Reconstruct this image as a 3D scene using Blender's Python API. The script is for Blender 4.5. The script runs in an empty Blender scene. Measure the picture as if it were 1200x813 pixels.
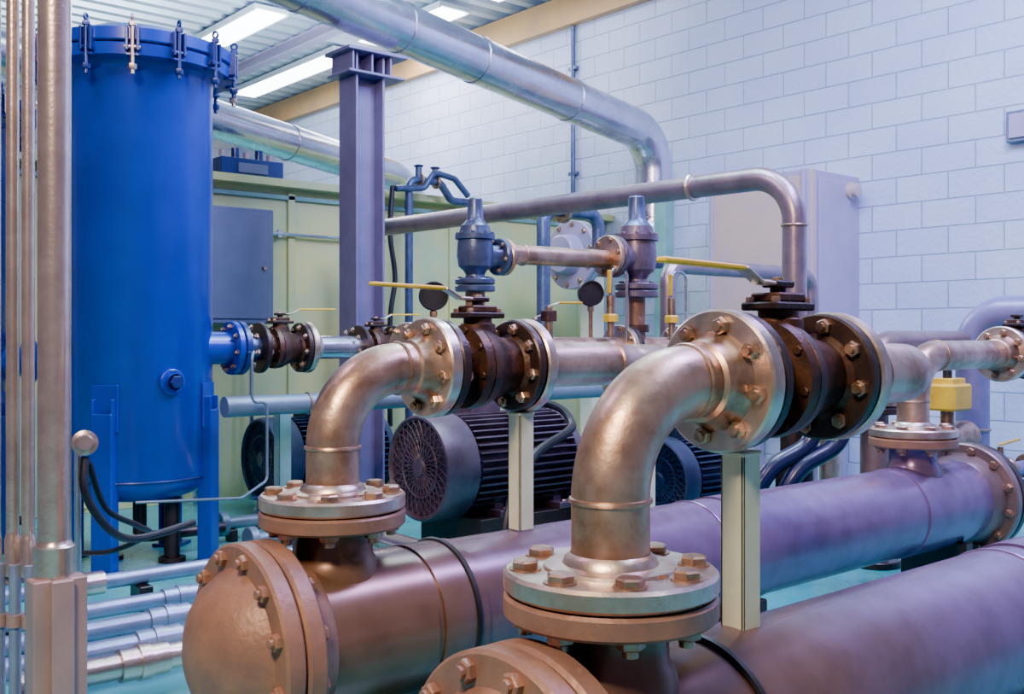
import bpy, bmesh, math, random
from mathutils import Vector, Matrix
random.seed(7)
V=Vector
X=V((1,0,0));Y=V((0,1,0));Z=V((0,0,1))
try: bpy.context.scene.view_settings.look='AgX - Punchy'
except Exception: pass
# ------------------------------------------------------------------ materials
def mat(name,c1,c2=None,metal=0.0,rough=0.5,scale=6.0,bump=0.0,bscale=60,coat=0.0,r2=None,emit=None,es=0,c3=None,detail=6,pos=(0.35,0.65)):
    m=bpy.data.materials.new(name);m.use_nodes=True
    nt=m.node_tree;N=nt.nodes;L=nt.links
    p=N['Principled BSDF'];p.inputs['Metallic'].default_value=metal;p.inputs['Roughness'].default_value=rough
    p.inputs['Coat Weight'].default_value=coat;p.inputs['Coat Roughness'].default_value=0.15
    g=N.new('ShaderNodeNewGeometry')
    if c2 is None: c2=tuple(x*0.75 for x in c1)
    n=N.new('ShaderNodeTexNoise');n.inputs['Scale'].default_value=scale;n.inputs['Detail'].default_value=detail;n.inputs['Roughness'].default_value=0.62
    L.new(g.outputs['Position'],n.inputs['Vector'])
    r=N.new('ShaderNodeValToRGB');r.color_ramp.elements[0].position=pos[0];r.color_ramp.elements[1].position=pos[1]
    r.color_ramp.elements[0].color=(*c1,1);r.color_ramp.elements[1].color=(*c2,1)
    if c3:
        e=r.color_ramp.elements.new(min(.98,pos[1]+.07));e.color=(*c3,1)
    L.new(n.outputs['Fac'],r.inputs['Fac']);L.new(r.outputs['Color'],p.inputs['Base Color'])
    if r2 is not None:
        mr=N.new('ShaderNodeMapRange');mr.inputs['From Min'].default_value=.3;mr.inputs['From Max'].default_value=.7
        mr.inputs['To Min'].default_value=rough;mr.inputs['To Max'].default_value=r2
        n3=N.new('ShaderNodeTexNoise');n3.inputs['Scale'].default_value=scale*2.3;n3.inputs['Detail'].default_value=5
        L.new(g.outputs['Position'],n3.inputs['Vector'])
        L.new(n3.outputs['Fac'],mr.inputs['Value']);L.new(mr.outputs['Result'],p.inputs['Roughness'])
    if bump>0:
        n2=N.new('ShaderNodeTexNoise');n2.inputs['Scale'].default_value=bscale;n2.inputs['Detail'].default_value=4
        L.new(g.outputs['Position'],n2.inputs['Vector'])
        b=N.new('ShaderNodeBump');b.inputs['Strength'].default_value=bump;b.inputs['Distance'].default_value=0.004
        L.new(n2.outputs['Fac'],b.inputs['Height']);L.new(b.outputs['Normal'],p.inputs['Normal'])
    if emit:
        p.inputs['Emission Color'].default_value=(*emit,1);p.inputs['Emission Strength'].default_value=es
    return m
M={}
M['steel']=mat('pipe_steel',(.70,.52,.40),(.36,.21,.13),.88,.28,7,.16,90,r2=.46,c3=(.55,.44,.42),detail=10,pos=(.40,.62))
M['bright']=mat('flange_steel',(.80,.69,.61),(.52,.38,.29),.92,.26,10,.12,120,r2=.42)
M['bolt']=mat('bolt_steel',(.58,.42,.31),(.32,.20,.14),.88,.36,30)
M['iron']=mat('valve_iron',(.042,.034,.036),(.070,.046,.040),.5,.36,18,.25,120)
M['ironb']=mat('valve_body_iron',(.125,.062,.040),(.050,.034,.030),.5,.45,22,.35,100)
M['rust']=mat('flange_primer',(.38,.20,.125),(.23,.13,.10),.2,.44,9,.4,60,c3=(.48,.29,.18),detail=9)
M['blue']=mat('blue_enamel',(.007,.046,.44),(.006,.036,.35),.1,.30,3,.05,30,coat=.3)
M['bluedk']=mat('blue_enamel_dark',(.015,.036,.22),(.012,.028,.16),.2,.35,5,.1,50,coat=.3)
M['hose']=mat('dark_hose',(.016,.025,.07),(.012,.018,.05),.1,.3,5,.1,50,coat=.4)
M['motor']=mat('motor_paint',(.12,.09,.12),(.075,.055,.075),.25,.40,12,.2,90)
M['motorb']=mat('motor_dark_paint_blue_light',(.04,.06,.12),(.03,.045,.08),.25,.42,12,.2,90)  # dark paint with the blue of the light mixed into its colour
M['galv']=mat('galvanised_cladding',(.68,.69,.78),(.52,.52,.61),.95,.18,4,.08,25,r2=.30)
M['tanpipe']=mat('conduit_metal',(.76,.63,.54),(.58,.46,.40),.85,.26,14,.15,90,c3=(.7,.66,.66))
M['col']=mat('column_paint',(.19,.17,.33),(.14,.13,.25),.2,.4,6,.08,50)
M['relief']=mat('relief_valve_paint',(.10,.15,.28),(.07,.09,.17),.5,.33,18,.2,90)
M['relief2']=mat('relief_valve_bronze',(.20,.16,.22),(.13,.10,.13),.5,.36,18,.2,90)
M['post']=mat('post_paint',(.76,.78,.58),(.64,.68,.50),.0,.5,9,.1,60)
M['postg']=mat('post_paint_green',(.20,.44,.40),(.15,.34,.31),.0,.5,9,.1,60)
M['yellow']=mat('yellow_sleeve',(.85,.60,.04),(.7,.45,.03),.0,.4,20)
M['rubber']=mat('black_rubber',(.012,.012,.018),(.02,.02,.025),.0,.45,20)
M['cab']=mat('cabinet_paint',(.42,.36,.54),(.36,.32,.48),.1,.38,4)
M['cabd']=mat('cabinet_paint_dark',(.15,.18,.30),(.12,.15,.25),.1,.4,4)
M['cabpanel']=mat('cabinet_door_paint',(.62,.44,.36),(.46,.37,.42),.1,.4,2)
M['part']=mat('partition_paint',(.64,.66,.26),(.46,.58,.32),.0,.5,2.2,.08,40)
M['trim']=mat('trim_paint',(.60,.34,.13),(.48,.28,.14),.0,.5,3)
M['mauve']=mat('mauve_pipe_paint',(.27,.25,.48),(.21,.20,.40),.3,.33,7,.1,60)
M['brown']=mat('brown_pipe',(.29,.20,.19),(.19,.14,.14),.5,.36,9,.2,70)
M['steam']=mat('grey_steam_pipe',(.38,.29,.32),(.25,.20,.23),.7,.33,9,.15,70)
M['lamp']=mat('lamp_diffuser',(.9,.95,1),(.9,.95,1),0,.5,emit=(.9,.95,1.0),es=20)
M['white']=mat('white_enamel',(.8,.84,.88),(.7,.75,.8),.0,.4)
M['silverp']=mat('floor_pipe_paint',(.32,.41,.60),(.27,.32,.46),.5,.34,12,.15,90,c3=(.46,.38,.36))
M['suct']=mat('suction_pipe_paint',(.18,.26,.33),(.14,.20,.26),.3,.4,8,.15,70)
M['pinkish']=mat('channel_paint',(.46,.31,.28),(.38,.27,.26),.3,.42,9,.15,60)
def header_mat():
    m=bpy.data.materials.new('header_paint_light_tint');m.use_nodes=True;nt=m.node_tree;N=nt.nodes;L=nt.links
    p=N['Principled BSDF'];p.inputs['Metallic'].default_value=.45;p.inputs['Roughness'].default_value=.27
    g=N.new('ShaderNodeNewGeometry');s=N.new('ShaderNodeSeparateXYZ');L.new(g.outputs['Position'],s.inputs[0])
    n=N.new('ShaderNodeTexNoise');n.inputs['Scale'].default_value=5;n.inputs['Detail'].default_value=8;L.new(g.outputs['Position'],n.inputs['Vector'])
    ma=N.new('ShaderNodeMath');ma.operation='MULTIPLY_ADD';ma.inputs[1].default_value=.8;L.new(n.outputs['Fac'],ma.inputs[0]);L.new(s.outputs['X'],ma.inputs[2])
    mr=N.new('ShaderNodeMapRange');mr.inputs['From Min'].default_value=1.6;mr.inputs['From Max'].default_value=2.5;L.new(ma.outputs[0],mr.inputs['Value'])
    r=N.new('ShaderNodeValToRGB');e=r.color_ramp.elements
    e[0].color=(.24,.14,.095,1);e[1].color=(.25,.165,.32,1);e[1].position=.85  # brown paint at low X; violet cast of the blue light painted in beyond
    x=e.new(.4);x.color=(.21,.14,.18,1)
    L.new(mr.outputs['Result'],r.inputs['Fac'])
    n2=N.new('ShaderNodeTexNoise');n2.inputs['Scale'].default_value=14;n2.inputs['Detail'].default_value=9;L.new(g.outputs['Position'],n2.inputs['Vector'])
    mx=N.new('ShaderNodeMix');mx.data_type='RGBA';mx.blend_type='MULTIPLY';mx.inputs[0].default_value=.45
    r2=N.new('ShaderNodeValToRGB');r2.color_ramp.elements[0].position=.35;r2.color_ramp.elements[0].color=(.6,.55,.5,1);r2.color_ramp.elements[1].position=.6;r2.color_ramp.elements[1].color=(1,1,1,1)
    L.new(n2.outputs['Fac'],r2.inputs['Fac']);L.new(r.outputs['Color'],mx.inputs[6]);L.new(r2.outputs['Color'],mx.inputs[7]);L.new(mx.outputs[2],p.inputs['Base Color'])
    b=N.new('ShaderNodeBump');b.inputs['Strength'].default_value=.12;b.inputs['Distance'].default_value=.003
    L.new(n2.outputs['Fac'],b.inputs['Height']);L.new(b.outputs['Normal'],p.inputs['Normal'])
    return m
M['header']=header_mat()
def brick_mat(name,a,b2,axis):
    m=bpy.data.materials.new(name);m.use_nodes=True;nt=m.node_tree;N=nt.nodes;L=nt.links
    p=N['Principled BSDF'];p.inputs['Roughness'].default_value=.40
    g=N.new('ShaderNodeNewGeometry');s=N.new('ShaderNodeSeparateXYZ');L.new(g.outputs['Position'],s.inputs[0])
    c=N.new('ShaderNodeCombineXYZ');L.new(s.outputs[axis],c.inputs[0]);L.new(s.outputs['Z'],c.inputs[1])
    br=N.new('ShaderNodeTexBrick');br.inputs['Scale'].default_value=1;br.inputs['Brick Width'].default_value=.34;br.inputs['Row Height'].default_value=.168
    br.inputs['Mortar Size'].default_value=.006;br.inputs['Mortar Smooth'].default_value=.5
    br.inputs['Color1'].default_value=(*a,1);br.inputs['Color2'].default_value=(*b2,1);br.inputs['Mortar'].default_value=(a[0]*.66,a[1]*.68,a[2]*.74,1)
    L.new(c.outputs[0],br.inputs['Vector'])
    n=N.new('ShaderNodeTexNoise');n.inputs['Scale'].default_value=1.3;n.inputs['Detail'].default_value=8;L.new(g.outputs['Position'],n.inputs['Vector'])
    r=N.new('ShaderNodeValToRGB');r.color_ramp.elements[0].position=.3;r.color_ramp.elements[0].color=(.76,.79,.91,1);r.color_ramp.elements[1].position=.7;r.color_ramp.elements[1].color=(1,1,1,1)
    L.new(n.outputs['Fac'],r.inputs['Fac'])
    mx=N.new('ShaderNodeMix');mx.data_type='RGBA';mx.blend_type='MULTIPLY';mx.inputs[0].default_value=1
    L.new(br.outputs['Color'],mx.inputs[6]);L.new(r.outputs['Color'],mx.inputs[7]);L.new(mx.outputs[2],p.inputs['Base Color'])
    iv=N.new('ShaderNodeMath');iv.operation='SUBTRACT';iv.inputs[0].default_value=1;L.new(br.outputs['Fac'],iv.inputs[1])
    n2=N.new('ShaderNodeTexNoise');n2.inputs['Scale'].default_value=30;L.new(g.outputs['Position'],n2.inputs['Vector'])
    ad=N.new('ShaderNodeMath');ad.operation='MULTIPLY_ADD';ad.inputs[1].default_value=.7;L.new(n2.outputs['Fac'],ad.inputs[0]);L.new(iv.outputs[0],ad.inputs[2])
    b=N.new('ShaderNodeBump');b.inputs['Strength'].default_value=.7;b.inputs['Distance'].default_value=.010
    L.new(ad.outputs[0],b.inputs['Height']);L.new(b.outputs['Normal'],p.inputs['Normal'])
    return m
M['brick']=brick_mat('painted_block_wall',(.60,.67,.85),(.54,.61,.83),'Y')
M['brickb']=brick_mat('painted_block_wall_back',(.55,.55,.55),(.5,.5,.5),'X')
M['floor']=mat('painted_floor',(.04,.36,.37),(.14,.47,.45),.0,.2,1.6,.12,18,r2=.42,c3=(.48,.62,.58),detail=9)
M['ceil']=mat('ceiling_sheet',(.62,.72,.84),(.54,.63,.76),.4,.38,3)
# ------------------------------------------------------------------ builder
def basis(ax):
    ax=V(ax).normalized()
    ref=Z if abs(ax.z)<.9 else X
    a=ref.cross(ax).normalized();b=ax.cross(a).normalized()
    return ax,a,b
class B:
    def __init__(s,name):
        s.name=name;s.bm=bmesh.new();s.mats=[]
    def mi(s,m):
        m=M[m]
        if m not in s.mats:s.mats.append(m)
        return s.mats.index(m)
    def face(s,vs,mi):
        try:
            f=s.bm.faces.new(vs);f.material_index=mi;f.smooth=True
        except ValueError:pass
    def lathe(s,o,ax,prof,m,seg=40,phase=0):
        mi=s.mi(m);o=V(o);ax,a,b=basis(ax);prev=None
        for t,r in prof:
            if r<1e-6: ring=[s.bm.verts.new(o+ax*t)]
            else: ring=[s.bm.verts.new(o+ax*t+(a*math.cos(phase+2*math.pi*i/seg)+b*math.sin(phase+2*math.pi*i/seg))*r) for i in range(seg)]
            if prev:
                if len(prev)==1 and len(ring)>1:
                    for i in range(seg): s.face([prev[0],ring[(i+1)%seg],ring[i]],mi)
                elif len(ring)==1 and len(prev)>1:
                    for i in range(seg): s.face([prev[i],prev[(i+1)%seg],ring[0]],mi)
                elif len(ring)>1:
                    for i in range(seg): s.face([prev[i],prev[(i+1)%seg],ring[(i+1)%seg],ring[i]],mi)
            prev=ring
    def cyl(s,p0,p1,r,m,r2=None,seg=24):
        p0=V(p0);p1=V(p1);L=(p1-p0).length;r2=r if r2 is None else r2
        s.lathe(p0,p1-p0,[(0,0),(0,r),(L,r2),(L,0)],m,seg)
    def disc(s,o,ax,t0,t1,R,m,c=.004,seg=48):
        s.lathe(o,ax,[(t0,0),(t0,R-c),(t0+c,R),(t1-c,R),(t1,R-c),(t1,0)],m,seg)
    def hexn(s,o,ax,r,h,m,ph=0):
        s.lathe(o,ax,[(0,0),(0,r),(h*.8,r),(h,r*.84),(h,0)],m,6,ph)
    def bolts(s,o,ax,t0,t1,Rc,n,r,m='bolt',ph=.2,stud=True,hd=.75):
        o=V(o);ax,a,b=basis(ax)
        for i in range(n):
            an=ph+2*math.pi*i/n;d=(a*math.cos(an)+b*math.sin(an))*Rc
            p=random.random()
            s.hexn(o+d+ax*t1,ax,r,r*hd,m,p);s.hexn(o+d+ax*t0,-ax,r,r*hd,m,p+.4)
            s.lathe(o+d+ax*t1,ax,[(-.001,r*1.2),(r*.12,r*1.2),(r*.12,0)],m,14)
            if stud:
                s.cyl(o+d+ax*(t0-r*.6),o+d+ax*(t0-r*1.2),r*.55,m,seg=10)
    def torus(s,o,ax,R,r,m,seg=40,sg=10):
        mi=s.mi(m);o=V(o);ax,a,b=basis(ax);rings=[]
        for i in range(seg):
            an=2*math.pi*i/seg;d=a*math.cos(an)+b*math.sin(an)
            rings.append([s.bm.verts.new(o+d*(R+r*math.cos(2*math.pi*j/sg))+ax*r*math.sin(2*math.pi*j/sg)) for j in range(sg)])
        for i in range(seg):
            for j in range(sg):
                s.face([rings[i][j],rings[(i+1)%seg][j],rings[(i+1)%seg][(j+1)%sg],rings[i][(j+1)%sg]],mi)
    def tube(s,pts,r,m,bend=None,seg=20,n=12,closed=False):
        mi=s.mi(m);pts=[V(p) for p in pts]
        if bend: pts=fillet(pts,bend,n)
        t=(pts[1]-pts[0]).normalized();_,a,b=basis(t);prev=None
        for i,p in enumerate(pts):
            if i==0: nt=t
            elif i==len(pts)-1: nt=(pts[i]-pts[i-1]).normalized()
            else: nt=((pts[i+1]-p).normalized()+(p-pts[i-1]).normalized()).normalized()
            q=t.rotation_difference(nt);a=q@a;b=q@b;t=nt
            ring=[s.bm.verts.new(p+(a*math.cos(2*math.pi*j/seg)+b*math.sin(2*math.pi*j/seg))*r) for j in range(seg)]
            if prev is None: s.face(list(reversed(ring)),mi)
            else:
                for j in range(seg): s.face([prev[j],prev[(j+1)%seg],ring[(j+1)%seg],ring[j]],mi)
            prev=ring
        s.face(prev,mi)
    def box(s,c,sz,m,rot=None,bev=.003):
        mi=s.mi(m);c=V(c)
        tmp=bmesh.new();bmesh.ops.create_cube(tmp,size=1)
        for v in tmp.verts: v.co=V((v.co.x*sz[0],v.co.y*sz[1],v.co.z*sz[2]))
        if bev: bmesh.ops.bevel(tmp,geom=tmp.edges[:],offset=min(bev,min(sz)*.3),segments=1,affect='EDGES')
        mp={}
        for v in tmp.verts:
            co=rot@v.co if rot else v.co
            mp[v]=s.bm.verts.new(co+c)
        for f in tmp.faces: s.face([mp[v] for v in f.verts],mi)
        tmp.free()
    def bar(s,p0,p1,w,t,m,up=Z):
        p0=V(p0);p1=V(p1);d=p1-p0;x=d.normalized();y=V(up).cross(x).normalized();z=x.cross(y)
        s.box((p0+p1)/2,(d.length,w,t),m,rot=Matrix((x,y,z)).transposed())
    def done(s):
        bmesh.ops.recalc_face_normals(s.bm,faces=s.bm.faces[:])
        xs=[v.co for v in s.bm.verts]
        lo=V((min(v.x for v in xs),min(v.y for v in xs),min(v.z for v in xs)));hi=V((max(v.x for v in xs),max(v.y for v in xs),max(v.z for v in xs)))
        o=V(((lo.x+hi.x)/2,(lo.y+hi.y)/2,lo.z))
        for v in s.bm.verts:v.co-=o
        me=bpy.data.meshes.new(s.name);s.bm.to_mesh(me);s.bm.free()
        for m in s.mats:me.materials.append(m)
        me.set_sharp_from_angle(angle=math.radians(34))
        ob=bpy.data.objects.new(s.name,me);ob.location=o
        bpy.context.scene.collection.objects.link(ob);return ob
def fillet(pts,R,n=12):
    out=[pts[0]]
    for i in range(1,len(pts)-1):
        p=pts[i];a=(pts[i-1]-p).normalized();b=(pts[i+1]-p).normalized()
        ang=a.angle(b)
        if ang>3.1: out.append(p);continue
        RR=R;T=RR/math.tan(ang/2);mx=min((pts[i-1]-p).length,(pts[i+1]-p).length)*.499 if len(pts)>3 else min((pts[i-1]-p).length,(pts[i+1]-p).length)*.98
        if T>mx: T=mx;RR=T*math.tan(ang/2)
        bis=(a+b).normalized();c=p+bis*(RR/math.sin(ang/2))
        s0=p+a*T-c;s1=p+b*T-c;axis=s0.cross(s1).normalized();tot=s0.angle(s1)
        for k in range(n+1):
            out.append(c+Matrix.Rotation(tot*k/n,3,axis)@s0)
    out.append(pts[-1]);return out
def smooth(pts,n=8):
    pts=[V(p) for p in pts];P=[pts[0]]+pts+[pts[-1]];out=[]
    for i in range(1,len(P)-2):
        for k in range(n):
            t=k/n;a,b,c,d=P[i-1],P[i],P[i+1],P[i+2]
            out.append(.5*((2*b)+(c-a)*t+(2*a-5*b+4*c-d)*t*t+(3*b-a-3*c+d)*t**3))
    out.append(pts[-1]);return out
HZ=.37;HR=.155;BZ=.93;BR=.057
# ------------------------------------------------------------------ room
def plane_box(name,c,sz,m):
    b=B(name);b.box(c,sz,m,bev=0);return b.done()
plane_box('floor',(1.8,5.0,-.05),(8.7,16.2,.1),'floor')
plane_box('wall_right',(6.2,5.0,1.97),(.2,16.2,3.96),'brick')
plane_box('wall_back',(1.8,13.05,1.97),(8.6,.1,3.95),'brickb')
b=B('ceiling');mi=b.mi('ceil');prof=[];y=-3.0;k=0
while y<13.0:
    prof+= [(y,0),(y+.09,0),(y+.12,.06),(y+.21,.06)];y+=.24
pv=None
for (yy,zz) in prof:
    cur=[b.bm.verts.new((-2.5,yy,3.96+zz)),b.bm.verts.new((6.3,yy,3.96+zz))]
    if pv:b.face([pv[0],pv[1],cur[1],cur[0]],mi)
    pv=cur
b.done()
b=B('trim_1');b.box((6.06,5,3.80),(.08,16,.26),'trim');b.done()
b=B('roof_beam')
for z,w,t in((3.93,.10,.02),(3.83,.10,.02)): b.box((4.9,5,z),(w,16,t),'cab')
b.box((4.9,5,3.88),(.015,16,.10),'cab');b.done()
def ceil_light(x,y0,y1):
    b=B('ceiling_light');yc=(y0+y1)/2;l=y1-y0
    b.box((x,yc,3.91),(.34,l,.04),'white');b.box((x,yc,3.882),(.28,l-.06,.018),'lamp')
    for s in(-1,1): b.box((x+s*.16,yc,3.885),(.02,l,.02),'white')
    b.box((x,y0+.3,3.945),(.04,.04,.05),'white');b.box((x,y1-.3,3.945),(.04,.04,.05),'white')
    b.done()
ceil_light(5.45,7.2,8.6);ceil_light(5.45,9.0,11.4);ceil_light(4.25,8.3,9.6);ceil_light(5.45,5.4,6.8)
ceil_light(2.2,-.6,.8);ceil_light(2.2,1.2,2.6)  # two fixtures out of view, added for highlights on the steel
b=B('wall_partition')
b.box((2.9,6.05,.98),(6.4,.10,1.96),'part');b.box((2.9,6.0,1.98),(6.4,.22,.05),'part')
b.box((2.9,5.99,1.90),(6.4,.03,.03),'postg')
for x in(.6,1.9,3.2,4.5,5.8): b.box((x,5.99,.98),(.05,.03,1.9),'part')
b.done()
# ------------------------------------------------------------------ headers
def header(Yc,x0,x1,risers,rings,name='header_pipe'):
    b=B(name);o=V((0,Yc,HZ))
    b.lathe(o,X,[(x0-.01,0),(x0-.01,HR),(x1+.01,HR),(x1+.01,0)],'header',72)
    b.disc(o,X,x0,x0+.042,.215,'rust',.006,64);b.disc(o,X,x0-.046,x0-.004,.215,'rust',.006,64)
    b.lathe(o,X,[(x0-.01,.205),(x0+.01,.205)],'iron',48)
    b.lathe(o,X,[(x0+.042,.178),(x0+.075,.168),(x0+.1,.158),(x0+.104,.154)],'rust',56)
    b.lathe(o,X,[(x0-.14,0),(x0-.138,.03),(x0-.13,.07),(x0-.112,.11),(x0-.085,.142),(x0-.055,.16),(x0-.044,.168)],'rust',56)
    b.bolts(o,X,x0-.046,x0+.042,.188,12,.017,'rust')
    b.lathe(o,X,[(x1-.11,.154),(x1-.1,.16),(x1-.075,.168),(x1-.04,.178)],'brown',56)
    b.disc(o,X,x1-.042,x1,.215,'brown',.006,64);b.disc(o,X,x1+.004,x1+.046,.215,'iron',.006,64)
    b.bolts(o,X,x1-.042,x1+.046,.188,12,.017,'bolt')
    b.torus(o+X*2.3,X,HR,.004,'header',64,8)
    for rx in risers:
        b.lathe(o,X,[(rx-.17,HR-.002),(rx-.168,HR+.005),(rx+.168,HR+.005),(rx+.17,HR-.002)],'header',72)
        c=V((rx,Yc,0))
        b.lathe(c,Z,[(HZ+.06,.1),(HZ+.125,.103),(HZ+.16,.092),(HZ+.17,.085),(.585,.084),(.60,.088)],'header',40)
        b.disc(c,Z,.600,.634,.155,'rust',.005,56)
    for rx in rings:
        b.torus((rx,Yc,HZ),X,HR+.004,.008,'rubber',56,8)
    for sx in (x0+.42,(x0+x1)/2,x1-.25):
        b.box((sx,Yc,.12),(.05,.26,.24),'iron');b.box((sx,Yc,.01),(.14,.34,.02),'iron')
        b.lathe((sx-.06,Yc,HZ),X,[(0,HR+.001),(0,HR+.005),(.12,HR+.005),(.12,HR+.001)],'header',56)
    return b.done()
RX1,RY1=1.124,1.918
RX2,RY2=1.066,1.037
RX3=3.56
header(RY1,.95,3.98,[RX1,RX3],[1.40])
header(RY2,.90,3.98,[RX2,3.56],[1.26])
# ------------------------------------------------------------------ elbow spools
def elbow(rx,ry,L=.235):
    b=B('flanged_elbow_pipe');c=V((rx,ry,0))
    b.disc(c,Z,.637,.668,.155,'bright',.005,64)
    b.lathe(c,Z,[(.668,.098),(.673,.096),(.675,.07),(.684,.066),(.690,BR+.001)],'bright',48)
    b.lathe(c,Z,[(.634,.13),(.637,.13)],'iron',40)
    b.bolts(c,Z,.600,.668,.124,8,.020,'bolt',ph=.2,hd=.7)
    R=.165
    b.tube([(rx,ry,.67),(rx,ry,BZ),(rx+L+.02,ry,BZ)],BR,'steel',bend=R,seg=40,n=24)
    b.torus((rx,ry,BZ-R),Z,BR,.0045,'bolt',40,8);b.torus((rx+R,ry,BZ),X,BR,.0045,'bolt',40,8)
    o=V((rx,ry,BZ))
    b.lathe(o,X,[(L-.045,BR),(L-.04,.064),(L-.02,.068),(L-.004,.078),(L,.08)],'bolt',44)
    b.disc(o,X,L,L+.032,.115,'bright',.004,64)
    b.lathe(o,X,[(L+.03,.095),(L+.034,.095)],'iron',40)
    b.done();return rx+L+.035
def ball_valve(x,y,L=.245,z=BZ,lever=True,s=1.0,R=.112,dirn=-1,lc='yellow',tail=True,cx=None):
    b=B('ball_valve');o=V((x,y,z));m='iron'
    b.disc(o,X,0,.024*s,R,m,.004,56);b.disc(o,X,L-.024*s,L,R,m,.004,56)
    c=L/2
    b.lathe(o,X,[(.02*s,.078*s),(.04*s,.068*s),(c-.05*s,.07*s),(c-.048*s,.098*s),(c-.026*s,.100*s),(c-.024*s,.094*s),(c-.022*s,.094*s),(c-.020*s,.098*s),(c-.0*s,.096*s),(c+.015*s,.088*s),(c+.04*s,.078*s),(c+.06*s,.07*s),(L-.035*s,.068*s),(L-.02*s,.08*s)],'ironb',44)
    b.bolts(o,X,c-.048*s,c-.022*s,.088*s,8,.008*s,'ironb',stud=False)
    if tail:
        b.disc(o,X,L+.004,L+.034,R+.003,'bright',.004,56)
        b.lathe(o,X,[(L+.034,.082*s),(L+.045,.075*s),(L+.07,.063*s),(L+.085,BR*s+.001)],'bright',44)
    b.bolts(o,X,L-.024*s,L+.034,R*.80,8,.0145*s,'bolt')
    b.bolts(o,X,-.036,.024*s,R*.80,8,.0145*s,'bolt')
    b.lathe((x+c,y,z),Z,[(.06*s,.045*s),(.10*s,.042*s),(.105*s,.034*s),(.12*s,.034*s)],'ironb',28)
    b.box((x+c,y,z+.122*s),(.11*s,.075*s,.014*s),m);b.box((x+c,y,z+.137*s),(.075*s,.06*s,.016*s),'ironb')
    for i in(-1,1):
        for j in(-1,1): b.hexn((x+c+i*.043*s,y+j*.026*s,z+.129*s),Z,.008*s,.009*s,'bolt')
    b.cyl((x+c,y,z+.14*s),(x+c,y,z+.165*s),.014*s,m,seg=14);b.box((x+c,y,z+.16*s),(.05*s,.035*s,.012*s),m)
    if lever:
        d=dirn;h=z+.158*s
        b.bar((x+c+.02*d*-1,y,h),(x+c+.055*s*d,y,h+.004),.03*s,.007*s,'bright')
        b.bar((x+c+.052*s*d,y,h+.002),(x+c+.10*s*d,y,h+.026*s),.026*s,.006*s,'bright')
        b.bar((x+c+.097*s*d,y,h+.026*s),(x+c+.30*s*d,y,h+.030*s),.020*s,.009*s,lc)
        b.hexn((x+c,y,h),Z,.011*s,.014*s,'bolt')
    b.done();return x+L+.08
xe=elbow(RX1,RY1);x1=ball_valve(xe,RY1,L=.25)
xe2=elbow(RX2,RY2);x2=ball_valve(xe2,RY2,L=.275)
xe3=elbow(RX3,RY1,L=.70);ball_valve(xe3,RY1,L=.25,lever=False)
xe4=elbow(3.56,RY2);ball_valve(xe4,RY2)
b=B('branch_pipe')
b.cyl((x1-.005,RY1,BZ),(x1+.24,RY1,BZ),BR,'steel',seg=36);b.lathe((x1+.24,RY1,BZ),X,[(0,BR),(.004,BR+.005),(.012,BR),(.10,BR*.8),(.11,BR*.84),(.12,BR*.8),(.5,BR*.8)],'steel',36)
b.tube([(x1+.65,RY1,BZ),(x1+.95,RY1,BZ),(x1+.95,RY1+.86,BZ)],BR*.8,'steel',bend=.12,seg=28)
b.cyl((x1+.6,RY1,BZ),(x1+.7,RY1,BZ),BR*.8,'steel');b.done()
b=B('branch_pipe')
b.tube([(x2-.005,RY2,BZ),(x2+.30,RY2,BZ),(x2+.30,RY2+.55,BZ)],BR,'steel',bend=.15,seg=36)
b.torus((x2+.05,RY2,BZ),X,BR,.005,'bolt');b.disc((x2+.30,RY2+.55,BZ),Y,0,.03,.1,'bright');b.done()
# ------------------------------------------------------------------ support posts
def post(x,y,z0,z1,m='post',w=.046):
    b=B('support_post');t=.006
    b.box((x-w/2+t/2,y,(z0+z1)/2),(t,w,z1-z0),m);b.box((x,y-w/2+t/2,(z0+z1)/2),(w,t,z1-z0),m);b.box((x,y+w/2-t/2,(z0+z1)/2),(w,t,z1-z0),m)
    b.box((x,y,z1-.004),(w*1.1,w*1.1,.008),m)
    b.done()
post(1.655,RY1,.526,.815);post(1.37,RY2,.526,.815)
post(3.1,2.83,0,.85,'post',.07);post(2.28,4.35,0,.66,'postg',.06)
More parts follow.
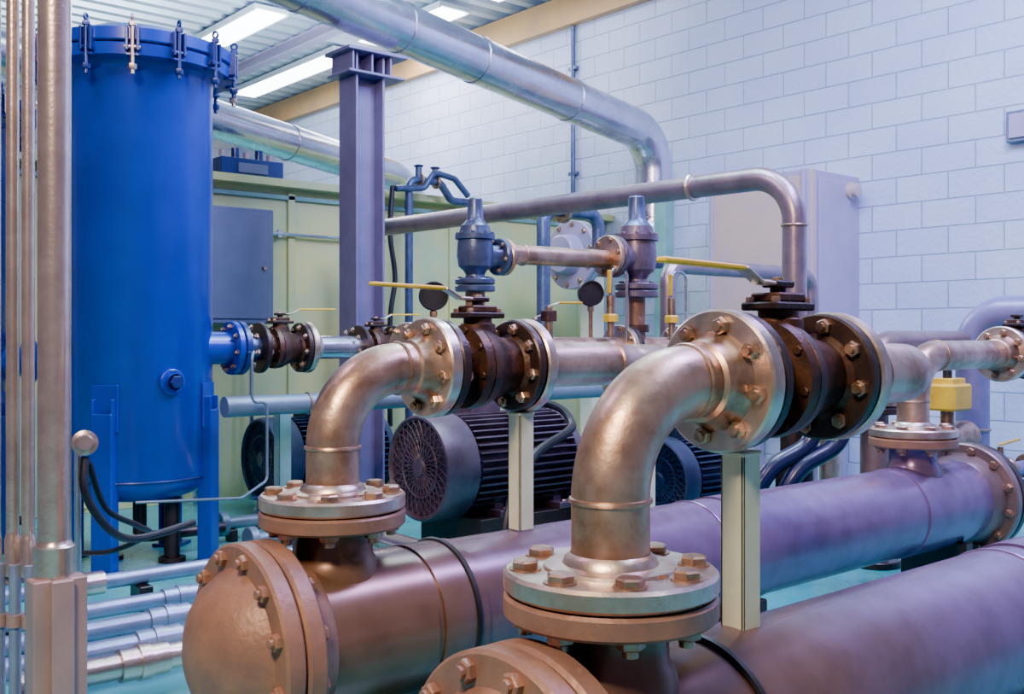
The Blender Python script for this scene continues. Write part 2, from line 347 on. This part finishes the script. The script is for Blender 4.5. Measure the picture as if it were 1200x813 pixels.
# ------------------------------------------------------------------ blue filter tanks
def tank(cx,cy,zs=1.0):
    b=B('filter_tank');o=V((cx,cy,0));R=.315
    b.lathe(o,Z,[(.27,0),(.272,.08),(.285,.17),(.31,.25),(.35,.30),(.38,R),(2.13,R),(2.14,R+.004),(2.16,.33),(2.165,.40),(2.21,.405),(2.215,.40),(2.218,.35)],'blue',72)
    b.lathe(o,Z,[(2.218,.35),(2.222,.405),(2.227,.41),(2.275,.41),(2.28,.40),(2.30,.32),(2.34,.24),(2.37,.12),(2.38,0)],'blue',72)
    b.torus((cx,cy,.385),Z,R,.006,'bluedk',64,8)
    for i in range(14):
        a=2*math.pi*i/14+.25;d=V((math.cos(a),math.sin(a),0));tg=V((-d.y,d.x,0))
        rot=Matrix((d,tg,Z)).transposed()
        for s in(-1,1): b.box(o+d*.410+tg*s*.022+Z*2.225,(.04,.012,.10),'bluedk',rot)
        b.box(o+d*.40+Z*2.160,(.05,.055,.012),'bluedk',rot)
        mm='bright' if i%4==1 else 'bluedk'
        b.cyl(o+d*.418+Z*2.08,o+d*.418+Z*2.30,.009,mm,seg=12);b.hexn(o+d*.418+Z*2.277,Z,.016,.018,mm)
        b.torus(o+d*.418+Z*2.31,tg,.013,.005,mm,16,8);b.hexn(o+d*.418+Z*2.12,-Z,.018,.022,mm)
        b.cyl(o+d*.418+tg*.032+Z*2.19,o+d*.418-tg*.032+Z*2.19,.008,mm,seg=10)
    for k in range(4):
        a=math.radians(-46+90*k);d=V((math.cos(a),math.sin(a),0));tg=V((-d.y,d.x,0));rot=Matrix((d,tg,Z)).transposed()
        b.box(o+d*(R+.030)+Z*.34,(.012,.09,.68),'blue',rot)
        for s in(-1,1):
            b.box(o+d*(R+.002)+tg*s*.042+Z*.37,(.06,.008,.74),'blue',rot)
        b.box(o+d*(R+.02)+Z*.008,(.13,.14,.016),'bluedk',rot)
        b.box(o+d*(R+.002)+Z*.70,(.010,.12,.2),'blue',rot)
    d=V((.05,-1,0)).normalized()
    b.lathe(o+Z*.81,d,[(R-.02,.055),(R+.02,.055),(R+.024,.05),(R+.024,.034),(R+.05,.034)],'blue',28);b.hexn(o+Z*.81+d*(R+.045),d,.03,.025,'bluedk')
    b.lathe(o+V((0,-.14,.95)),X,[(.2,.075),(.36,.075)],'blue',32)
    b.disc(o+V((0,-.14,.95)),X,.36,.39,.125,'blue');
    b.cyl(o+Z*.28,o+Z*.12,.03,'iron');b.tube([o+Z*.15,o+Z*.10,o+V((.05,0,.1)),o+V((.4,0,.1))],.025,'iron')
    for p in((.1,-.12),(-.1,.1)): b.cyl(o+V((p[0],p[1],.29)),o+V((p[0],p[1],.0)),.035,'iron');b.cyl(o+V((p[0],p[1],.02)),o+V((p[0],p[1],.0)),.06,'iron')
    for v in b.bm.verts: v.co.z*=zs
    b.done()
TX,TY=1.70,4.59
tank(TX,TY);tank(1.05,5.44,.93)
b=B('tank_drain_tube');
b.tube([(2.10,4.33,.93),(2.02,4.10,.93),(1.98,4.05,.93),(1.98,4.05,.72),(2.06,4.07,.72),(2.06,4.07,.38),(1.9,3.98,.33),(1.52,4.15,.33)],.006,'suct',bend=.03,seg=10);b.done()
LY=4.45;LZ=.95
b=B('tank_outlet_pipe')
o=V((0,LY,LZ))
b.disc(o,X,2.095,2.125,.125,'bluedk');b.bolts(o,X,2.06,2.125,.10,8,.014,'bolt')
b.cyl((2.12,LY,LZ),(2.2,LY,LZ),.06,'relief')
b.cyl((2.50,LY,LZ),(3.02,LY,LZ),.057,'galv',seg=30)
for xx in(3.0,3.35,3.75): b.disc(o,X,xx,xx+.03,.115,'bright')
b.cyl((3.3,LY,LZ),(4.5,LY,LZ),.05,'brown');b.bolts(o,X,3.0,3.04,.095,8,.013,'bolt');b.done()
ball_valve(2.20,LY,L=.24,z=LZ,s=1.0,R=.12,dirn=1);ball_valve(2.75,LY,L=.22,z=LZ,s=.9,R=.11,dirn=1)
b=B('suction_pipe');b.cyl((1.9,4.15,.70),(4.9,4.15,.70),.045,'suct',seg=28)
for xx in(2.3,3.5,4.4): b.torus((xx,4.15,.70),X,.046,.006,'bolt')
b.cyl((4.85,4.15,.70),(4.85,4.15,0),.045,'suct');b.done()
for yy,xa,xb in((4.72,2.15,2.62),(4.26,2.08,2.5)):
    b=B('floor_drain_pipe');b.cyl((xa,yy,.09),(xb,yy,.09),.03,'suct');b.disc((xa,yy,.09),X,-.02,.02,.06,'suct');b.disc((xa+.2,yy,.09),X,-.015,.015,.05,'relief')
    b.cyl((xa+.2,yy,.09),(xa+.2,yy,.19),.015,'relief');b.disc((xa+.2,yy,.19),Z,0,.012,.04,'bluedk',seg=20);b.cyl((xb-.03,yy,.09),(xb-.03,yy,0),.03,'suct');b.box((xa+.05,yy,.03),(.04,.06,.06),'iron');b.done()
# ------------------------------------------------------------------ back manifold
BY=2.83
b=B('manifold_pipe');o=V((0,BY,.95))
b.cyl((1.95,BY,.95),(4.3,BY,.95),.05,'steel',seg=30)
for xx in(1.93,2.42,2.95,3.3,3.42,3.9): 
    b.disc(o,X,xx,xx+.028,.10,'bright');b.disc(o,X,xx+.032,xx+.058,.10,'iron');b.bolts(o,X,xx,xx+.058,.082,8,.011,'bolt')
for xx in(2.23,3.06):
    b.cyl((xx,BY,.95),(xx,BY,1.158),.035,'rust');b.cyl((xx,BY,1.02),(xx,BY,1.05),.05,'ironb')
b.tube([(4.25,BY,.95),(4.45,BY,.95),(4.45,BY,.1)],.05,'steel',bend=.09)
b.cyl((4.45,BY,.12),(4.45,BY,.0),.09,'iron');b.done()
def relief(x,y,z,d,s,m,cap):
    b=B('relief_valve');c=V((x,y,z))
    b.disc(c,Z,-.0,.022*s,.072*s,m);b.disc(c,Z,.026*s,.046*s,.072*s,m);b.bolts(c,Z,0.012,.046*s,.057*s,6,.009*s,m,stud=False)
    b.lathe(c,Z,[(.04*s,.04*s),(.06*s,.034*s),(.075*s,.042*s),(.09*s,.06*s),(.13*s,.066*s),(.165*s,.064*s),(.185*s,.062*s),(.187*s,.072*s),(.205*s,.072*s),(.207*s,.058*s),(.235*s,.052*s)],m,36)
    b.lathe(c,Z,[(.235*s,.052*s),(.25*s,.036*s),(.26*s,.03*s),(.33*s,.026*s),(.335*s,.022*s),(.336*s,0)],cap,36)
    for i in range(8):
        a=i*math.pi/4;b.hexn(c+V((math.cos(a)*.062*s,math.sin(a)*.062*s,.205*s)),Z,.007*s,.009*s,m)
    o=c+Z*.13*s
    b.lathe(o,d,[(.04*s,.045*s),(.085*s,.04*s),(.10*s,.045*s)],m,28)
    b.disc(o,d,.10*s,.12*s,.068*s,m);b.disc(o,d,.124*s,.144*s,.068*s,'steel');b.bolts(o,d,.10*s,.144*s,.054*s,6,.009*s,'bolt')
    b.done()
relief(2.23,BY,1.16,X,.98,'relief','relief');relief(3.06,BY,1.16,-X,1.22,'relief2','relief')
b=B('relief_outlet_pipe');b.cyl((2.372,BY,1.30),(2.884,BY,1.305),.036,'steel',seg=28)
b.torus((2.45,BY,1.30),X,.036,.004,'bolt');b.done()
def gauge(x,y,z,r,zb):
    b=B('pressure_gauge')
    b.lathe((x,y,z),V((-.5,-.85,0)),[(-.02,0),(-.02,r*.9),(-.014,r),(.014,r),(.02,r*.95),(.02,r*.86),(.014,r*.84),(.014,0)],'rubber',36)
    b.cyl((x,y,z-r),(x,y,zb),.008,'bolt',seg=12);b.hexn((x,y,z-r-.02),Z,.013,.02,'bolt');b.done()
gauge(2.05,2.83,1.14,.05,1.0);gauge(2.80,2.83,1.17,.05,1.0)
def pigtail(x,y):
    b=B('gauge_valve')
    b.cyl((x,y,1.0),(x,y,1.08),.014,'bolt',seg=14);b.hexn((x,y,1.06),Z,.03,.03,'yellow');b.cyl((x,y,1.09),(x,y,1.16),.018,'bolt',seg=14)
    b.bar((x-.01,y,1.17),(x-.01,y-.002,1.26),.02,.008,'yellow',up=X)
    b.tube([(x,y,1.15),(x,y,1.27),(x+.09,y,1.27),(x+.09,y,.98)],.006,'galv',bend=.035,seg=10)
    b.done()
pigtail(2.86,2.78);pigtail(3.24,2.80)
def smallvalve(x,y,z):
    b=B('small_lever_valve');b.cyl((x,y,z-.085),(x,y,z),.016,'bolt',seg=14);b.box((x,y,z),(.05,.04,.04),'ironb');b.hexn((x,y,z+.015),Z,.014,.02,'bolt')
    b.bar((x,y,z+.035),(x+.05,y,z+.05),.018,.005,'bright');b.bar((x+.05,y,z+.05),(x+.17,y,z+.052),.018,.009,'yellow');b.done()
smallvalve(2.58,BY,1.08);smallvalve(3.5,LY,1.08);smallvalve(3.95,LY,1.08)
# ------------------------------------------------------------------ motors & pumps
def motor(x,y,z,R,L,m,pump=True):
    b=B('electric_motor');o=V((x,y,z));fl=.19*L
    b.lathe(o,X,[(.03,0),(.03,R*.88),(.012,R*.9),(0,R*.93),(.004,R*.97),(.03,R),(fl,R),(fl+.006,R*.985),(fl+.006,R*.86)],m,56)
    n=30
    for i in range(n):
        for sgn in(-1,1):
            pts=[]
            for k in range(5):
                f=k/4;a=2*math.pi*i/n+sgn*f*.55;d=V((0,math.cos(a),math.sin(a)));pts.append(o+X*(.018-.006*f)+d*R*(.16+.76*f))
            b.tube(pts,.0028,m,seg=5)
    for rr in(.16,.55,.9): b.torus(o+X*.016,X,R*rr,.005,m,44,6)
    b.lathe(o,X,[(.012,0),(.008,R*.14),(.02,R*.16)],m,24)
    b.lathe(o,X,[(fl-.02,R*.84),(L*.86,R*.84)],m,48)
    n=40
    for i in range(n):
        a=2*math.pi*i/n;d=V((0,math.cos(a),math.sin(a)));tg=V((0,-d.z,d.y));rot=Matrix((X,d,tg)).transposed()
        b.box(o+X*(fl+.02+(L*.86-fl-.02)/2)+d*R*.90,(L*.86-fl-.02,R*.15,.007),m,rot,bev=0)
    b.lathe(o,X,[(L*.85,R*.84),(L*.855,R*.97),(L*.90,R*.97),(L*.92,R*.8),(L*.97,R*.45),(L,R*.4),(L,0)],m,48)
    b.cyl(o+X*L,o+X*(L+.12),.03,'bright');b.disc(o,X,L+.05,L+.11,.08,'bolt')
    b.box(o+V((L*.45,R*.35,R*1.08)),(.17,.15,.10),m);b.torus(o+V((L*.62,0,R*1.03)),Y,.028,.008,m,20,8)
    for fx in(L*.38,L*.78):
        for s in(-1,1): b.box((x+fx,y+s*R*.72,z-R*.86),(.09,R*.5,.03),m);b.box((x+fx,y+s*R*.62,z-R*.7),(.05,.03,R*.45),m);b.hexn((x+fx,y+s*R*.85,z-R*.83),Z,.015,.015,'bolt')
    zb=z-R*.92
    b.box((x+L*.68,y,zb/2),(L*.95,R*1.9,max(.02,zb)),'iron')
    b.done()
    if pump:
        b=B('centrifugal_pump');px=x+L+.15;o=V((px,y,z))
        b.lathe(o,X,[(-.02,.05),(.02,.06),(.05,.09),(.12,.10),(.14,.16),(.16,.19),(.26,.19),(.29,.15),(.32,.08),(.38,.07)],'ironb' if m=='motor' else 'motorb',44)
        b.disc(o,X,.38,.41,.12,'bolt');b.bolts(o,X,.15,.27,.17,10,.01,'bolt')
        b.cyl(o+V((.21,-.06,.1)),o+V((.21,-.06,.30)),.06,'ironb');b.disc(o+V((.21,-.06,0)),Z,.30,.33,.11,'bolt')
        b.box((px+.2,y,zb/2),(.32,.3,max(.02,zb)),'iron');b.box((px+.2,y,(z-.17+zb)/2),(.1,.2,max(.03,z-.17-zb)+.04),'ironb')
        b.done()
motor(2.56,3.66,.43,.235,.88,'motor')
motor(2.62,5.28,.315,.235,.85,'motorb')
motor(3.45,3.08,.36,.19,.48,'motorb',False)
b=B('power_cable')
b.tube(smooth([(2.42,2.9,.01),(2.40,2.88,.22),(2.46,2.9,.40),(2.64,2.98,.54),(2.88,3.05,.61),(3.0,3.15,.64),(3.04,3.3,.70),(3.0,3.6,.72)]),.018,'rubber',seg=10);b.done()
for dx in(0,.12):
    b=B('coolant_hose');b.tube(smooth([(3.40+dx*.8,2.58-dx*.6,.0),(3.42+dx*.8,2.55-dx*.6,.28),(3.50+dx*.8,2.50-dx*.6,.46),(3.64+dx*.8,2.42-dx*.6,.56),(3.68+dx*.8,2.39-dx*.6,.70),(3.68+dx*.8,2.39-dx*.6,.84)]),.036,'hose',seg=18);b.done()
# ------------------------------------------------------------------ column + overhead pipes
b=B('steel_column');cx,cy=3.02,4.84
for s in(-1,1): b.box((cx+s*.085,cy,1.27),(.014,.18,2.54),'col')
b.box((cx,cy,1.27),(.17,.012,2.54),'col');b.box((cx,cy,.01),(.28,.30,.02),'col')
b.box((cx+.03,cy,2.55),(.38,.26,.02),'col');b.box((cx+.03,cy,2.43),(.36,.24,.015),'col')
for i in(-1,0,1): b.box((cx+i*.12,cy,2.49),(.012,.22,.11),'col')
b.done()
A=V((.4,4.46,3.04));C=V((5.74,5.14,2.50));dr=(C-A).normalized()
b=B('overhead_insulated_pipe')
b.tube([A,C,(5.74,5.14,1.57),(4.95,5.14,1.57)],.142,'galv',bend=.30,seg=48,n=16)
for t in(1.3,2.2,2.9,3.5,4.4): b.lathe(A,dr,[(t,.142),(t+.001,.148),(t+.03,.148),(t+.031,.142)],'galv',48)
for z in(2.12,2.0,1.88): b.torus((5.74,5.14,z),Z,.142,.004,'galv',48,6)
b.disc((4.95,5.14,1.57),-X,-.02,.03,.24,'galv');b.disc((4.95,5.14,1.57),-X,.035,.07,.24,'cab');b.bolts((4.95,5.14,1.57),-X,-.02,.07,.21,10,.017,'bolt')
b.lathe((4.95,5.14,1.57),-X,[(.07,.14),(.16,.13),(.17,.12),(.17,0)],'cab',40)
b.done()
b=B('pipe_support_bracket');b.box((5.1,5.14,.02),(.3,.3,.04),'post');b.box((5.1,5.14,.71),(.12,.12,1.42),'post');b.done()
b=B('insulated_return_pipe')
b.tube([(.3,5.42,2.56),(4.5,6.68,2.25),(4.95,6.8,1.75),(4.95,6.8,.1)],.122,'galv',bend=.25,seg=40)
d2=(V((4.5,6.68,2.25))-V((.3,5.42,2.56))).normalized()
for t in(1.6,2.4,3.2,3.9): b.lathe((.3,5.42,2.56),d2,[(t,.122),(t+.001,.128),(t+.03,.128),(t+.031,.122)],'galv',40)
b.done()
b=B('steam_pipe')
b.tube([(3.49,5.68,.75),(3.49,5.68,1.68),(3.77,2.57,1.70),(3.77,2.57,.9)],.052,'steam',bend=.20,seg=32,n=16)
b.torus((3.723,3.09,1.697),V((.28,-3.11,0)),.054,.012,'bright',32,8);b.torus((3.77,2.57,1.48),Z,.053,.006,'bolt',32,8)
b.cyl((3.49,5.68,.75),(3.49,5.68,0),.052,'steam')
b.disc((3.77,2.57,.9),Z,0,.03,.11,'bolt');b.disc((3.77,2.57,.9),Z,-.035,-.005,.11,'iron');b.cyl((3.77,2.57,.88),(3.77,2.57,.45),.06,'iron')
b.cyl((3.77,2.57,.45),(3.77,2.57,0),.08,'iron')
b.done()
b=B('valve_pipework')
b.tube([(3.98,5.78,.0),(3.98,5.78,2.08),(4.24,5.78,2.08),(4.34,5.78,1.96),(4.5,5.78,1.96)],.028,'relief',bend=.07,seg=14)
b.tube([(3.86,5.76,2.0),(4.08,5.74,2.02),(4.16,5.74,2.14),(4.34,5.74,2.11),(4.46,5.74,2.0)],.022,'relief',bend=.06,seg=14)
for x in(4.06,4.20): b.disc((x,5.78,2.08),X,0,.02,.05,'bolt');b.cyl((x,5.78,2.08),(x,5.78,2.17),.022,'relief');b.disc((x,5.78,2.17),Z,0,.012,.035,'bluedk',seg=20)
b.tube(smooth([(3.86,5.80,2.02),(3.84,5.80,1.7),(3.88,5.80,1.4),(3.84,5.80,1.1),(3.84,5.80,.4)]),.018,'rubber',seg=10)
b.done()
b=B('partition_conduit');b.tube([(3.9,5.955,1.66),(3.02,5.955,1.66)],.012,'galv',seg=10)
for x in(3.1,3.6):b.box((x,5.96,1.66),(.03,.03,.05),'galv')
b.done()
b=B('control_device')
b.box((2.90,6.0,2.06),(.42,.16,.10),'bluedk')
for i in range(5): b.cyl((2.74+i*.08,6.0,2.10),(2.74+i*.08,6.0,2.16+.02*(i%2)),.025,'bluedk' if i%2 else 'cab')
b.box((2.90,5.94,2.05),(.2,.06,.06),'cabd');b.done()
b=B('looped_pipe');b.tube([(4.15,4.6,.0),(4.15,4.6,1.78),(4.62,4.6,1.78),(4.62,4.6,1.5),(5.2,4.6,1.5)],.042,'relief',bend=.10,seg=20)
b.disc((4.3,4.6,1.78),X,0,.03,.08,'bolt');b.done()
b=B('cross_pipe');b.tube([(4.02,3.5,.0),(4.02,3.5,1.37),(5.3,3.5,1.37),(5.3,3.5,.0)],.042,'steam',bend=.1,seg=24);b.done()
# ------------------------------------------------------------------ cabinets
b=B('electrical_cabinet')
b.box((5.81,4.05,1.5),(.57,.78,1.1),'cab');b.box((5.517,4.05,1.5),(.02,.70,1.02),'cabpanel')
for yy in(3.69,4.41): b.box((5.51,yy,1.5),(.03,.025,1.1),'cab')
b.box((5.56,3.655,1.5),(.05,.015,1.1),'cabpanel');b.box((5.80,3.655,1.5),(.35,.012,1.0),'cab');b.cyl((5.49,3.80,1.5),(5.53,3.80,1.5),.02,'bolt')
for z in(1.95,1.08): b.lathe((5.97,3.66,z),-Y,[(0,.055),(.03,.055),(.035,.045),(.07,.045),(.075,.03),(.075,0)],'cabpanel',24)
for y in(3.72,4.38):b.box((6.0,y,.5),(.05,.05,1.0),'cab')
b.done()
b=B('cabinet_side_post');b.box((5.45,4.78,1.03),(.10,.10,2.06),'postg');b.box((5.45,4.78,.01),(.18,.18,.02),'postg');b.done()
b=B('control_cabinet');b.box((2.68,5.84,1.43),(.54,.20,.70),'cabd',bev=.006);b.box((2.68,5.735,1.43),(.48,.012,.64),'cabd');b.cyl((2.88,5.73,1.42),(2.88,5.71,1.42),.012,'bolt')
for x in(2.5,2.86):b.cyl((x,5.86,1.09),(x,5.86,.0),.015,'galv')
b.done()
b=B('wall_box');b.box((6.07,2.60,2.22),(.056,.17,.18),'cabd');b.box((6.035,2.60,2.22),(.01,.13,.14),'cab');b.done()
b=B('wall_conduit');b.cyl((6.07,6.35,.0),(6.07,6.35,3.66),.02,'relief',seg=14)
for z in(1.2,2.4,3.3): b.box((6.075,6.35,z),(.04,.10,.03),'relief')
b.done()
# ------------------------------------------------------------------ right side pipework
b=B('mauve_pipe');b.tube([(4.95,2.36,.0),(4.95,2.36,1.12),(4.95,.2,1.12)],.078,'mauve',bend=.17,seg=36,n=16)
b.disc((4.95,2.36,0),Z,0,.03,.14,'mauve');b.torus((4.95,2.36,.55),Z,.078,.008,'bolt');b.done()
b=B('brown_elbow_pipe');b.tube([(4.12,2.40,.0),(4.12,2.40,.97),(4.86,2.38,.97)],.06,'brown',bend=.14,seg=30);b.disc((4.12,2.4,.7),Z,0,.03,.11,'bolt');b.disc((4.12,2.4,.665),Z,0,.03,.11,'iron');b.disc((4.12,2.4,0),Z,0,.03,.11,'iron');b.done()
b=B('yellow_actuator');q=V((4.50,2.26,0))
b.box(q+Z*.73,(.17,.15,.12),'yellow',bev=.01);b.box(q+Z*.80,(.12,.11,.03),'yellow');b.cyl(q+Z*.67,q+Z*.58,.03,'bolt');b.lathe(q+V((-.17,0,.54)),X,[(0,0),(0,.075),(.03,.075),(.03,.05),(.12,.06),(.22,.05),(.31,.075),(.34,.075),(.34,0)],'bolt',30)
b.cyl(q+Z*.50,q,.03,'brown');b.cyl(q+Z*.02,q,.08,'iron');b.cyl(q+Z*.81,q+Z*.85,.02,'rubber');b.done()
b=B('drain_valve')
b.tube([(4.03,1.90,.45),(4.7,1.90,.45)],.03,'mauve');b.tube([(4.03,1.92,.28),(4.75,1.92,.28)],.028,'mauve')
for x,z in((4.2,.45),(4.38,.28),(4.5,.45)):
    b.disc((x,1.91,z),X,0,.03,.055,'bolt');b.disc((x+.08,1.91,z),X,0,.03,.055,'bolt');b.cyl((x+.05,1.91,z),(x+.05,1.91,z+.1),.012,'bolt')
b.torus((4.43,1.91,.39),Z,.05,.007,'bluedk',24,8);b.bar((4.25,1.91,.56),(4.42,1.91,.57),.02,.008,'yellow')
b.cyl((4.7,1.9,.46),(4.7,1.9,0),.03,'mauve');b.done()
# ------------------------------------------------------------------ left conduits & floor pipes
b=B('conduit_bundle')
def lp(x,y,r,z0=.45,m='tanpipe'):
    b.cyl((x,y,z0),(x,y,3.95),r,m,seg=28)
    b.lathe((x,y,z0),Z,[(-.03,r*1.25),(.06,r*1.25),(.065,r*1.1),(.075,r*1.02)],m,28)
lp(.736,2.53,.037)
SM=((.712,2.655,.015),(.686,2.69,.015),(.658,2.72,.009))
for x,y,r in SM:
    lp(x,y,r);b.cyl((x,y-.02,.45),(x,y-.02,.0),.014,'silverp',seg=16);b.cyl((x,y-.02,.3),(x,y-.02,.33),.02,'pinkish',seg=16)
b.box((.736,2.51,.22),(.12,.06,.44),'pinkish');b.box((.736,2.475,.22),(.05,.03,.44),'pinkish')
b.box((.70,2.71,.42),(.16,.03,.05),'pinkish');b.box((.70,2.71,2.2),(.16,.03,.04),'pinkish')
b.box((.70,2.58,.012),(.26,.30,.024),'iron')
b.done()
for i,(yy,zz,r,xf) in enumerate(((2.80,.11,.036,.98),(3.00,.10,.031,1.10),(3.22,.10,.031,1.22),(3.46,.10,.028,1.36))):
    b=B('floor_pipe');m='silverp' if i else 'tanpipe'
    b.tube([(.72,yy,zz),(2.0,yy,zz)],r,m,seg=24)
    b.lathe((xf,yy,zz),X,[(0,r),(0,r*1.25),(.05,r*1.25),(.05,r*1.4),(.08,r*1.4),(.08,r*1.25),(.13,r*1.25),(.13,r)],m,24)
    for sx in(.86,1.7): b.box((sx,yy,zz/2-r/2),(.04,.08,zz-r+.004),'iron')
    b.done()
b=B('floor_pipe');b.tube([(.85,3.76,.12),(1.9,3.76,.12),(2.3,3.76,.12)],.028,'silverp',seg=20)
b.lathe((1.12,3.76,.12),X,[(-.08,.03),(-.08,.042),(0,.042),(.0,.055),(.06,.055),(.06,.042),(.14,.042),(.14,.03)],'tanpipe',24);b.cyl((1.15,3.76,.12),(1.15,3.76,.24),.03,'tanpipe')
b.box((1.4,3.76,.045),(.05,.1,.09),'iron');b.done()
b=B('floor_pipe');b.tube([(2.42,4.15,.14),(2.36,2.3,.14)],.04,'tanpipe',seg=20)
b.box((2.38,3.2,.05),(.2,.05,.1),'iron');b.disc((2.405,3.75,.14),V((0,-1,0)),0,.02,.07,'tanpipe');b.done()
b=B('floor_pipe');b.tube([(2.20,4.1,.07),(2.0,2.5,.07)],.03,'silverp',seg=20);b.box((2.1,3.3,.02),(.12,.05,.04),'iron');b.done()
b=B('cable_with_gland')
b.lathe((.955,3.00,.70),V((-.3,-.9,.1)),[(-.04,0),(-.04,.026),(0,.028),(.004,.036),(.02,.036),(.023,.024),(.045,.020),(.045,0)],'tanpipe',24)
b.tube(smooth([(.955,3.0,.66),(.95,2.98,.56),(1.02,3.0,.45),(1.14,3.1,.39),(1.36,3.2,.40)]),.012,'rubber',seg=10)
b.tube(smooth([(.97,3.01,.64),(1.03,3.05,.50),(1.16,3.15,.42),(1.25,3.3,.36),(1.2,3.5,.28),(1.15,3.76,.24)]),.009,'rubber',seg=10)
b.cyl((.945,3.03,.70),(.945,3.03,0),.010,'galv',seg=12);b.done()
b=B('yellow_junction_box');b.box((.66,3.02,.80),(.12,.12,.14),'yellow',bev=.01);b.cyl((.66,3.02,.73),(.66,3.02,0),.02,'galv');b.cyl((.66,3.02,.01),(.66,3.02,.0),.06,'iron');b.cyl((.66,3.02,.87),(.66,3.02,.89),.03,'rubber');b.done()
# ------------------------------------------------------------------ lights
def area(name,loc,tgt,sx,sy,e,col):
    l=bpy.data.lights.new(name,'AREA');l.shape='RECTANGLE';l.size=sx;l.size_y=sy;l.energy=e;l.color=col
    o=bpy.data.objects.new(name,l);o.location=loc;o.rotation_euler=(V(tgt)-V(loc)).to_track_quat('-Z','Y').to_euler();bpy.context.scene.collection.objects.link(o)
area('key_lamp',(-1.0,.3,3.3),(1.6,2.4,.6),.8,.6,300,(1.0,.74,.52))
area('cool_lamp',(3.3,.9,3.8),(3.0,1.9,.2),1.6,.5,260,(.48,.38,1.0))
area('wall_wash_lamp',(4.2,1.8,3.8),(6.1,3.0,2.0),1.6,.8,280,(.54,.60,1.0))
area('tube_lamp_far',(4.6,8.3,3.8),(4.9,8.3,0),.4,3.5,260,(.98,.90,.86))
area('ceiling_fill_added',(3.6,7.4,2.4),(3.8,8.0,4.0),1.2,1.2,230,(.78,.90,1.0))  # unseen fill light added to brighten the ceiling, no fixture there
area('tank_lamp',(.4,3.2,3.7),(1.9,4.8,1.0),.8,.8,75,(.90,.58,.90))
area('tank_side_lamp',(3.2,3.0,3.7),(1.9,4.6,1.2),.8,.8,130,(.52,.68,1.0))
area('floor_lamp_cool',(3.2,3.6,3.8),(3.2,3.8,0),1.6,1.6,115,(.68,.97,1.0))
w=bpy.data.worlds.new('World');bpy.context.scene.world=w;w.use_nodes=True
w.node_tree.nodes['Background'].inputs[0].default_value=(.68,.56,.92,1);w.node_tree.nodes['Background'].inputs[1].default_value=.36
# ------------------------------------------------------------------ camera
cam=bpy.data.cameras.new('camera');cam.lens=36;cam.sensor_width=36;cam.shift_y=-11.5/1200
co=bpy.data.objects.new('camera',cam);co.location=(0,0,1.0);co.rotation_euler=(math.pi/2,0,-math.atan2(.6468,.7627))
bpy.context.scene.collection.objects.link(co);bpy.context.scene.camera=co;cam.clip_start=.05
